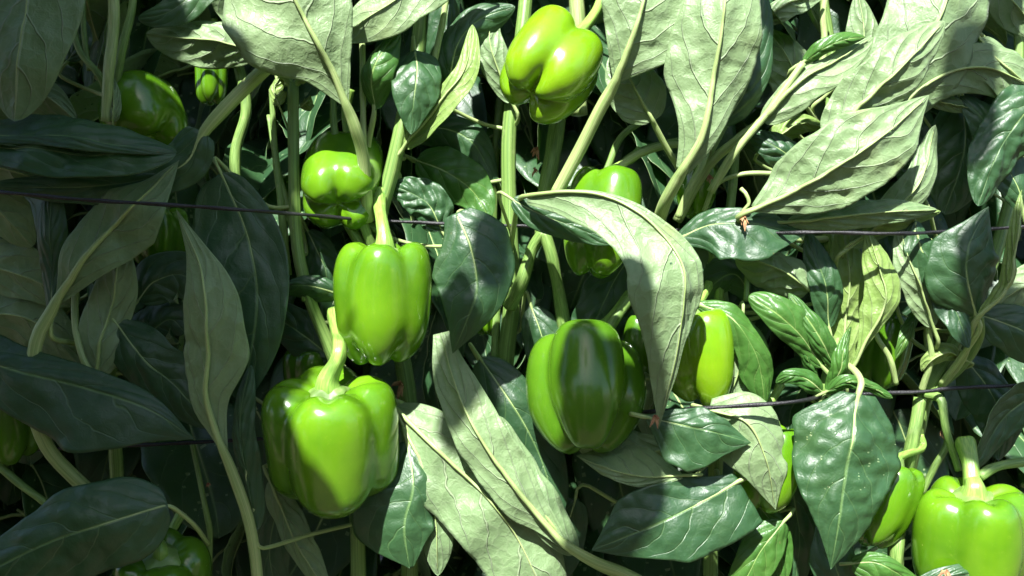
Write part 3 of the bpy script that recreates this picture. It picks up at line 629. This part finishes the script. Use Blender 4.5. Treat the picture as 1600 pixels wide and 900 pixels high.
    if stalk:
        path = [b - ax * .002, b + ax * .010] + [W(*q) for q in stalk[0]]
        r0 = stalk[1] * S
        tube('stalk', path, 0, 0, M_PED, t, n=34, nseg=18, ribs=5, rads=[r0 * 1.9, r0 * 1.35, r0 * .95, r0 * .88, r0 * .85, r0 * .9, r0 * 1.0, r0 * 1.15], ribd=.07)
    return t
pepper(860, 108, -3, 164, 148, 'bright sunlit bell pepper at the top centre with its blunt end turned to the viewer', tilt=(-24, 36), rz=-46, n=4, seed=4, e=.46, stalk=([(935, 10, 0), (950, -60, 2)], 9), taper=.05, bot=1.4, mat=M_PEPB)
pepper(598, 474, -2.5, 152, 194, 'tall smooth bell pepper hanging from an upright stalk in front of the black twine', tilt=(4, 2), rz=-92, n=4, seed=11, e=.30, stalk=([(597, 350, -2.3), (593, 325, -.5), (592, 300, .5)], 10.5), taper=.08)
pepper(517, 686, -3, 216, 194, 'large glossy bell pepper with a shadow across its lower left, second below the twine', tilt=(14, 0), rz=-84, n=4, seed=23, e=.38, stalk=([(527, 562, -4.1), (530, 540, -3.6), (524, 490, 0)], 12), taper=-.04, skew=.0, bot=.7, cleft=.9)
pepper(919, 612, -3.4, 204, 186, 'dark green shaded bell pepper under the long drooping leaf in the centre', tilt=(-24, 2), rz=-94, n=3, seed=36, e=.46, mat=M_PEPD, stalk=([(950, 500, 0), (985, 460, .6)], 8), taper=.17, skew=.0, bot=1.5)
pepper(1090, 558, -3.2, 126, 150, 'bright bell pepper half hidden behind the right side of the drooping centre leaf', tilt=(4, -6), rz=-60, n=3, seed=5, e=.36, stalk=([(1092, 474, -3), (1110, 440, -1.5)], 7), taper=.12, mat=M_PEPB)
pepper(1514, 852, -5, 184, 192, 'bright bell pepper with a thick pale stalk in the bottom right corner', tilt=(10, 0), rz=-88, n=4, seed=41, e=.44, cleft=1.0, stalk=([(1519, 756, -5.2), (1516, 725, -4.6), (1508, 690, -3.4)], 13), taper=.06)
pepper(1198, 733, -3.4, 112, 142, 'narrow bright bell pepper peeping out between two leaves left of the big crinkled leaf', tilt=(0, 8), rz=-50, n=3, seed=8, e=.38, stalk=([(1200, 640, -2), (1220, 600, -1)], 6), taper=.1)
pepper(1378, 788, -4, 104, 140, 'bright bell pepper behind the right edge of the big crinkled leaf', tilt=(0, 20), rz=-95, n=4, seed=9, e=.30, stalk=([(1440, 700, -2.4), (1436, 680, -2)], 6), taper=.12)
pepper(226, 182, 2.6, 128, 116, 'shaded bell pepper in the upper left behind a pale upright stem', tilt=(-26, -34), rz=-70, n=3, seed=10, e=.16, stalk=([(180, 120, 1.6), (176, 60, 1)], 6), taper=.08)
pepper(329, 126, 8, 50, 74, 'small far bell pepper lit bright below a crinkled leaf at the upper left', tilt=(0, 0), rz=-80, n=4, seed=12, e=.44, stalk=([(332, 60, 9), (335, 30, 9)], 5), taper=.06)
pepper(536, 284, .9, 140, 146, 'bell pepper half hidden behind the group of upright stems, left of centre', tilt=(-48, 0), rz=-46, n=4, seed=13, e=.36, stalk=([(540, 180, 4), (545, 140, 4)], 8), taper=.02, bot=1.2)
pepper(942, 352, -1.2, 132, 172, 'bell pepper behind the drooping centre leaf, lit at the top and dark below', tilt=(-8, 10), rz=-60, n=3, seed=14, e=.30, stalk=([(985, 250, 0), (1000, 235, .4)], 7), taper=.1)
pepper(1090, 296, -.6, 66, 84, 'small bell pepper tucked behind pale stalks right of centre', tilt=(0, 6), rz=-80, n=4, seed=15, e=.36, stalk=([(1100, 240, 0), (1105, 220, 0)], 5), taper=.1)
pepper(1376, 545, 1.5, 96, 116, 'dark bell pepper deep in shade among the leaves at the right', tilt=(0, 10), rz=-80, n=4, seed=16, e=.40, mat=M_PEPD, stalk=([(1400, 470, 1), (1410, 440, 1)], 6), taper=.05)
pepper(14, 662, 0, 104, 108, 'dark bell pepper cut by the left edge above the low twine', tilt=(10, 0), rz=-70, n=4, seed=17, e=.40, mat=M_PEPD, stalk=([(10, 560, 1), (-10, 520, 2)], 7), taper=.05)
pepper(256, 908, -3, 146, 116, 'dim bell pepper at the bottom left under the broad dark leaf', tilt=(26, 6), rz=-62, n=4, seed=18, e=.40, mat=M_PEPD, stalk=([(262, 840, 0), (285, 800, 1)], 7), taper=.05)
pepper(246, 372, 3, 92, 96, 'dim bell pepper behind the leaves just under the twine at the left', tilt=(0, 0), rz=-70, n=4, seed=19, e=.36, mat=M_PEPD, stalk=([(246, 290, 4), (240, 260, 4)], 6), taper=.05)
pepper(757, 488, 4, 56, 74, 'small dark bell pepper peeping out behind the thick centre stem', tilt=(0, 0), rz=-70, n=4, seed=20, e=.4, stalk=([(765, 420, 4), (780, 390, 4)], 5), taper=.05)
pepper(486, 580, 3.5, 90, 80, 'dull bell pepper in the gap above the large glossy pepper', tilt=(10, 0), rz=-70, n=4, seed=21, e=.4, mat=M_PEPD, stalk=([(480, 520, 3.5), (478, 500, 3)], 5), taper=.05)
pepper(1010, 540, .8, 80, 96, 'shade-darkened bell pepper just right of the shaded centre pepper', tilt=(0, 0), rz=-70, n=4, seed=22, e=.4, mat=M_PEPD, stalk=([(1020, 470, 1), (1030, 450, 1)], 5), taper=.05)

# ------------------------------------------------------------------ dried flowers, buds
def flower(key, x, y, d, size, seed):
    rnd = random.Random(seed); V, F = [], []; c = W(x, y, d); s = size * S * .75
    for k in range(6):
        a = 2 * math.pi * k / 6 + rnd.uniform(-.3, .3); el = rnd.uniform(-.2, 1.35)
        dr = np.array([math.cos(a) * math.cos(el), -abs(math.sin(el)) * .6 - .2, math.sin(a) * math.cos(el)]); sd = np.cross(dr, [0, 1, 0]); sd /= np.linalg.norm(sd) + 1e-9
        L = s * rnd.uniform(.7, 1.2); b0 = len(V)
        for q, wd in ((0, .12), (.35, .26), (.7, .2), (1, .03)):
            p = c + dr * L * q + np.array([rnd.uniform(-.1, .1) * L, 0, -L * .7 * q * q])
            tw = np.array([rnd.uniform(-.1, .1) for _ in range(3)]) * L
            V += [p - sd * wd * L + tw, p + np.array([0, -.12 * L, 0]) + tw, p + sd * wd * L + tw]
        for i in range(3):
            for j in range(2):
                F.append((b0 + i * 3 + j, b0 + i * 3 + j + 1, b0 + i * 3 + j + 4, b0 + i * 3 + j + 3))
    mk('dried_flower', V, F, [M_DRY], PL[key][0], c)
for i, a in enumerate([('c', 545, 270, -.2, 14), ('c', 548, 292, -.2, 16), ('d', 838, 232, 1.2, 14), ('d', 836, 265, 1.2, 10), ('e', 944, 268, -1.4, 14), ('e', 1160, 340, -5.8, 16), ('c', 626, 598, 1, 18),
                       ('g', 1470, 674, -2.4, 10), ('g', 1478, 892, -8.4, 15), ('e', 1023, 650, -7.6, 14), ('a', 325, 755, .5, 8), ('f', 1108, 275, -2.6, 11), ('f', 1226, 815, -1, 12)]):
    flower(*a, seed=i)
shoot('e', [(1160, 330, -5.6), (1170, 318, -5.8), (1166, 304, -5.8), (1158, 295, -5.5)], 2.4, 3.4, M_PET, name='flower_stalk')

# ------------------------------------------------------------------ support twines
def twine(pts, label, r):
    o = None
    P = cat([W(*p) for p in pts], 260); rad = np.full(260, r)
    V, F = [], []; ns = 12
    T = np.gradient(P, axis=0); T /= np.linalg.norm(T, axis=1)[:, None]
    for i in range(260):
        a = np.cross(T[i], [0, 1, 0]); a /= np.linalg.norm(a); b = np.cross(T[i], a)
        for k in range(ns):
            th = 2 * math.pi * k / ns; q = r * (1 + .16 * math.cos(2 * th + i * .9)) * (1 + .12 * noise.noise(Vector((i * .7, k, 0))))
            V.append(P[i] + a * math.cos(th) * q + b * math.sin(th) * q)
    for i in range(259):
        for k in range(ns): F.append((i * ns + k, i * ns + (k + 1) % ns, (i + 1) * ns + (k + 1) % ns, (i + 1) * ns + k))
    o = mk('support_twine', V, F, [M_TWINE]); o['label'] = label; o['category'] = 'twine'; o['group'] = 'black twines holding up the plants'
twine([(-700, 250, -2), (-200, 284, -4.5), (0, 300, -6.6), (130, 312, -7), (280, 321, -7), (420, 331, -5.5), (600, 345, .4), (780, 352, .2), (1000, 358, -.2), (1200, 364, -5), (1270, 363, -6.6), (1400, 365, -6.8), (1480, 362, -4.5), (1700, 350, -4), (2300, 330, -2)],
      'upper black twine running in front of leaves above the tall smooth pepper', .0012)
twine([(-700, 720, 0), (-100, 706, 1.6), (60, 702, 1.6), (310, 691, .4), (500, 680, 1.5), (690, 669, .8), (900, 652, -.2), (1060, 640, -4.6), (1110, 637, -6.4), (1240, 628, -6.6), (1300, 618, -4), (1440, 612, -3.2), (1500, 606, -3), (1700, 600, -2), (2300, 590, -1)],
      'lower black twine crossing behind the shaded centre pepper', .0013)

# ------------------------------------------------------------------ plants behind the front row, and the tops above the frame
def protoleaf(seed, L=.115, wd=.034, droop=.4):
    rnd = random.Random(seed); n = 26; t = np.linspace(0, 1, n)
    ang = droop * (t ** 1.3) * 1.5
    x = np.cumsum(np.cos(ang)) * L / n; z = -np.cumsum(np.sin(ang)) * L / n
    y = .012 * np.sin(t * 3 + seed) * rnd.uniform(-1, 1)
    Mid = np.stack([x, y, z], 1)
    T = np.gradient(Mid, axis=0); T /= np.linalg.norm(T, axis=1)[:, None]
    up = np.stack([np.sin(ang), 0 * ang, np.cos(ang)], 1)
    N = np.cross(up, T); N /= np.linalg.norm(N, axis=1)[:, None]
    p = prof(t, .4, 1.15)
    fold = rnd.uniform(.05, .35)
    Nl = N * wd + up * wd * fold; Nr = -N * wd + up * wd * fold
    V, F, FM, uv, G0, N0 = leafmesh(Mid, Nl, Nr, p, p, (0.3, 0, 1), True, 1.3, seed, 1.0, nu=12)
    pp = cat([(-.05, 0, -.028), (-.025, 0, -.004), (0, 0, 0)], 8)
    path = np.vstack([pp[:-1], G0 - N0 * .0004])
    rad = np.r_[np.full(7, .0013), np.linspace(.0011, .0002, n)]
    v, f, u = tubedata(path, rad, 6)
    V = np.vstack([V, v]); k = len(uv); F = F + [tuple(i + k for i in q) for q in f]; FM = FM + [2] * len(f); uv = list(uv) + list(u)
    me = bpy.data.meshes.new('leaf'); me.from_pydata(V.tolist(), [], F)
    for m in (M_TOP, M_UND, M_PET): me.materials.append(m)
    me.polygons.foreach_set('material_index', FM); me.polygons.foreach_set('use_smooth', [True] * len(F))
    ul = me.uv_layers.new(name='UVMap'); li = np.empty(len(me.loops), int); me.loops.foreach_get('vertex_index', li); ul.data.foreach_set('uv', np.array(uv)[li].ravel())
    me.update(); return me
PROTO = [protoleaf(i, L=.10 + .012 * (i % 4), wd=.027 + .004 * (i % 3), droop=.25 + .13 * (i % 5)) for i in range(9)]
def addleaf(parent, loc, heading, pitch, roll, sc_):
    o = bpy.data.objects.new('leaf', random.choice(PROTO)); COL.objects.link(o); o.parent = parent
    o.location = Vector(loc) - parent.location
    o.rotation_euler = (Matrix.Rotation(heading, 3, 'Z') @ Matrix.Rotation(pitch, 3, 'Y') @ Matrix.Rotation(roll, 3, 'X')).to_euler()
    o.scale = (sc_,) * 3
    return o
def backplant(x, y, label, group, nleaf, z0, z1, spread, stemr=.006, sc0=1.0):
    t = thing('pepper_plant', label, 'pepper plant', (x, y, 0), group)
    pts = [(x, y, -.02), (x + random.uniform(-.02, .02), y, .3), (x + random.uniform(-.03, .03), y, .7), (x + random.uniform(-.04, .04), y, z1 + .02)]
    tube('stem', pts, stemr, .003, M_STEM, t, n=30, nseg=10, ribs=3)
    for i in range(nleaf):
        z = z0 + (z1 - z0) * (i + random.random()) / nleaf
        a = -math.pi / 2 + random.gauss(0, 1.15); rr = spread * random.uniform(.1, 1); b = random.uniform(0, 6.283)
        addleaf(t, (x + math.cos(b) * rr, y + math.sin(b) * rr * .7, z), a, random.uniform(.35, 1.35), random.uniform(-.5, .5), random.uniform(.85, 1.3) * sc0)
    return t
wh = ['far left', 'left', 'left of centre', 'just left of the middle', 'middle', 'just right of the middle', 'right of centre', 'right', 'far right']
for i in range(9):
    backplant(-.56 + .14 * i, .17 + random.uniform(-.01, .02), 'leafy pepper plant filling the gaps behind the front row, %s' % wh[i], 'pepper plants close behind the front row', 90, .22, 1.04, .09)
for i in range(9):
    backplant(-.80 + .20 * i, .40 + random.uniform(-.03, .03), 'shadowed pepper plant of the second row, %s' % wh[i], 'pepper plants in the second row', 90, .06, 1.14, .12, sc0=1.25)
for i in range(9):
    backplant(-1.3 + .325 * i, .80 + random.uniform(-.03, .03), 'pepper plant of the third row, %s' % wh[i], 'pepper plants in the third row', 95, .03, 1.16, .19, sc0=1.7)
# leaves of the front plants above the frame and below it
for key, (t, pts) in list(PL.items()):
    for i in range(14):
        top = i < 9
        x = worldloc(t).x + random.uniform(-.07, .07)
        z = CAMZ + (random.uniform(.235, .40) if top else -random.uniform(.26, .5))
        y = random.uniform(.0, .09) if top else random.uniform(-.01, .08)
        a = random.uniform(0, 2 * math.pi)
        addleaf(t, (x, y, z), a, random.uniform(-.3, .6), random.uniform(-.5, .5), random.uniform(.8, 1.2))

# the next row, across the path behind the viewer, then unseen plants added to block light and cast shade
for i in range(8):
    backplant(-1.75 + .5 * i, -1.75 + random.uniform(-.05, .05), 'pepper plant of the row across the path behind the viewer, %s' % wh[i], 'pepper plants of the row across the path', 60, .05, 1.25, .24, sc0=2.1)
shade_plants = {}  # added unseen plants that carry the shade-casting leaves
backplant(-.50, -.20, 'dense pepper plant added out of view on the left to darken the left edge', 'pepper plants in the front row', 96, .15, 1.15, .10, sc0=1.1)  # unseen plant added to keep sky and sun off the left edge
backplant(-.66, -.42, 'second dense pepper plant added out of view on the left to block light', 'pepper plants in the front row', 96, .15, 1.25, .12, sc0=1.3)  # second unseen light blocker, added further out
for sd, lab in ((-1, 'left'), (1, 'right')):
    t = thing('pepper_plant', 'tall pepper plant added out of view to carry shade-casting leaves, on the %s' % lab, 'pepper plant', (sd * .95, -1.3, 0))
    tube('stem', [(sd * .95, -1.3, -.02), (sd * .93, -1.25, .6), (sd * .75, -.85, 1.12), (sd * .52, -.42, 1.16)], .010, .003, M_STEM, t, n=60, nseg=12, ribs=4)
    tube('side_stem', [(sd * .80, -.92, 1.05), (sd * .62, -.5, 1.0), (sd * .50, -.33, .93)], .006, .003, M_STEM, t, n=30, nseg=12)
    shade_plants[sd] = t
UPM = Vector(SUN)
def shade(px, py, d=-3, sc_=1.0, ang=0, L=.50, tiltr=.12):
    """an added unseen leaf that casts shade, hung on the way from this spot to the sun, length along the picture angle ang (0 = right, 90 = up)"""
    P = Vector(W(px, py, d)) + UPM * L
    want = Vector((math.cos(R(ang)), 0, math.sin(R(ang))))
    X = (want - UPM * want.dot(UPM)).normalized(); Y = UPM.cross(X)
    M = Matrix((X, Y, UPM)).transposed() @ Matrix.Rotation(random.uniform(-tiltr, tiltr), 3, 'X') @ Matrix.Rotation(random.uniform(-.1, .1), 3, 'Y')
    o = addleaf(shade_plants[-1 if px < 850 else 1], P - X * .055 * sc_, 0, 0, 0, sc_); o.rotation_euler = M.to_euler()
for gy in range(0, 1000, 92):  # grid of added leaves that puts the left third in shade
    for gx in range(-170, 320, 92):
        if gx > 190 and gy < 120: continue
        if gx > 240 and gy < 240: continue
        shade(gx + random.uniform(-18, 18), gy + random.uniform(-18, 18), -3, 1.15, random.uniform(0, 180), random.uniform(.48, .56), .3)
for q in [(345, 300, 80), (370, 400, 80), (350, 480, 70), (350, 570, 90), (390, 560, 90), (370, 660, 100), (380, 760, 90), (420, 850, 60), (300, 900, 0),
          (425, 775, 120), (455, 835, 160),                 # lower left of the glossy pepper
          (270, 250, 150), (200, 180, 120), (100, 90, 90)]:
    shade(q[0], q[1], -4, .95, q[2])
for q in [(215, 20, 0, .8, 0), (226, 182, 0, .8, 30), (975, 600, -6, .55, 80), (905, 590, -6, .5, 85), (945, 610, -6, .65, 85), (925, 675, -7, .6, 20),     # the centre pepper
          (1015, 600, -8, .5, 85),                            # lower half of the drooping leaf
          (950, 800, -6, .7, 60), (935, 850, -6, .5, 0),
          (706, 575, -4, .6, 75), (770, 380, -5, .45, 85),
          (1510, 240, -2, .7, 80), (1550, 400, -6, .5, 85), (1590, 530, -3, .9, 0), (1550, 620, -2, .9, 45), (1560, 700, -2, .8, 0),
          (1215, 130, 0, .4, 60), ]:
    shade(*q[:2], q[2], q[3], q[4])
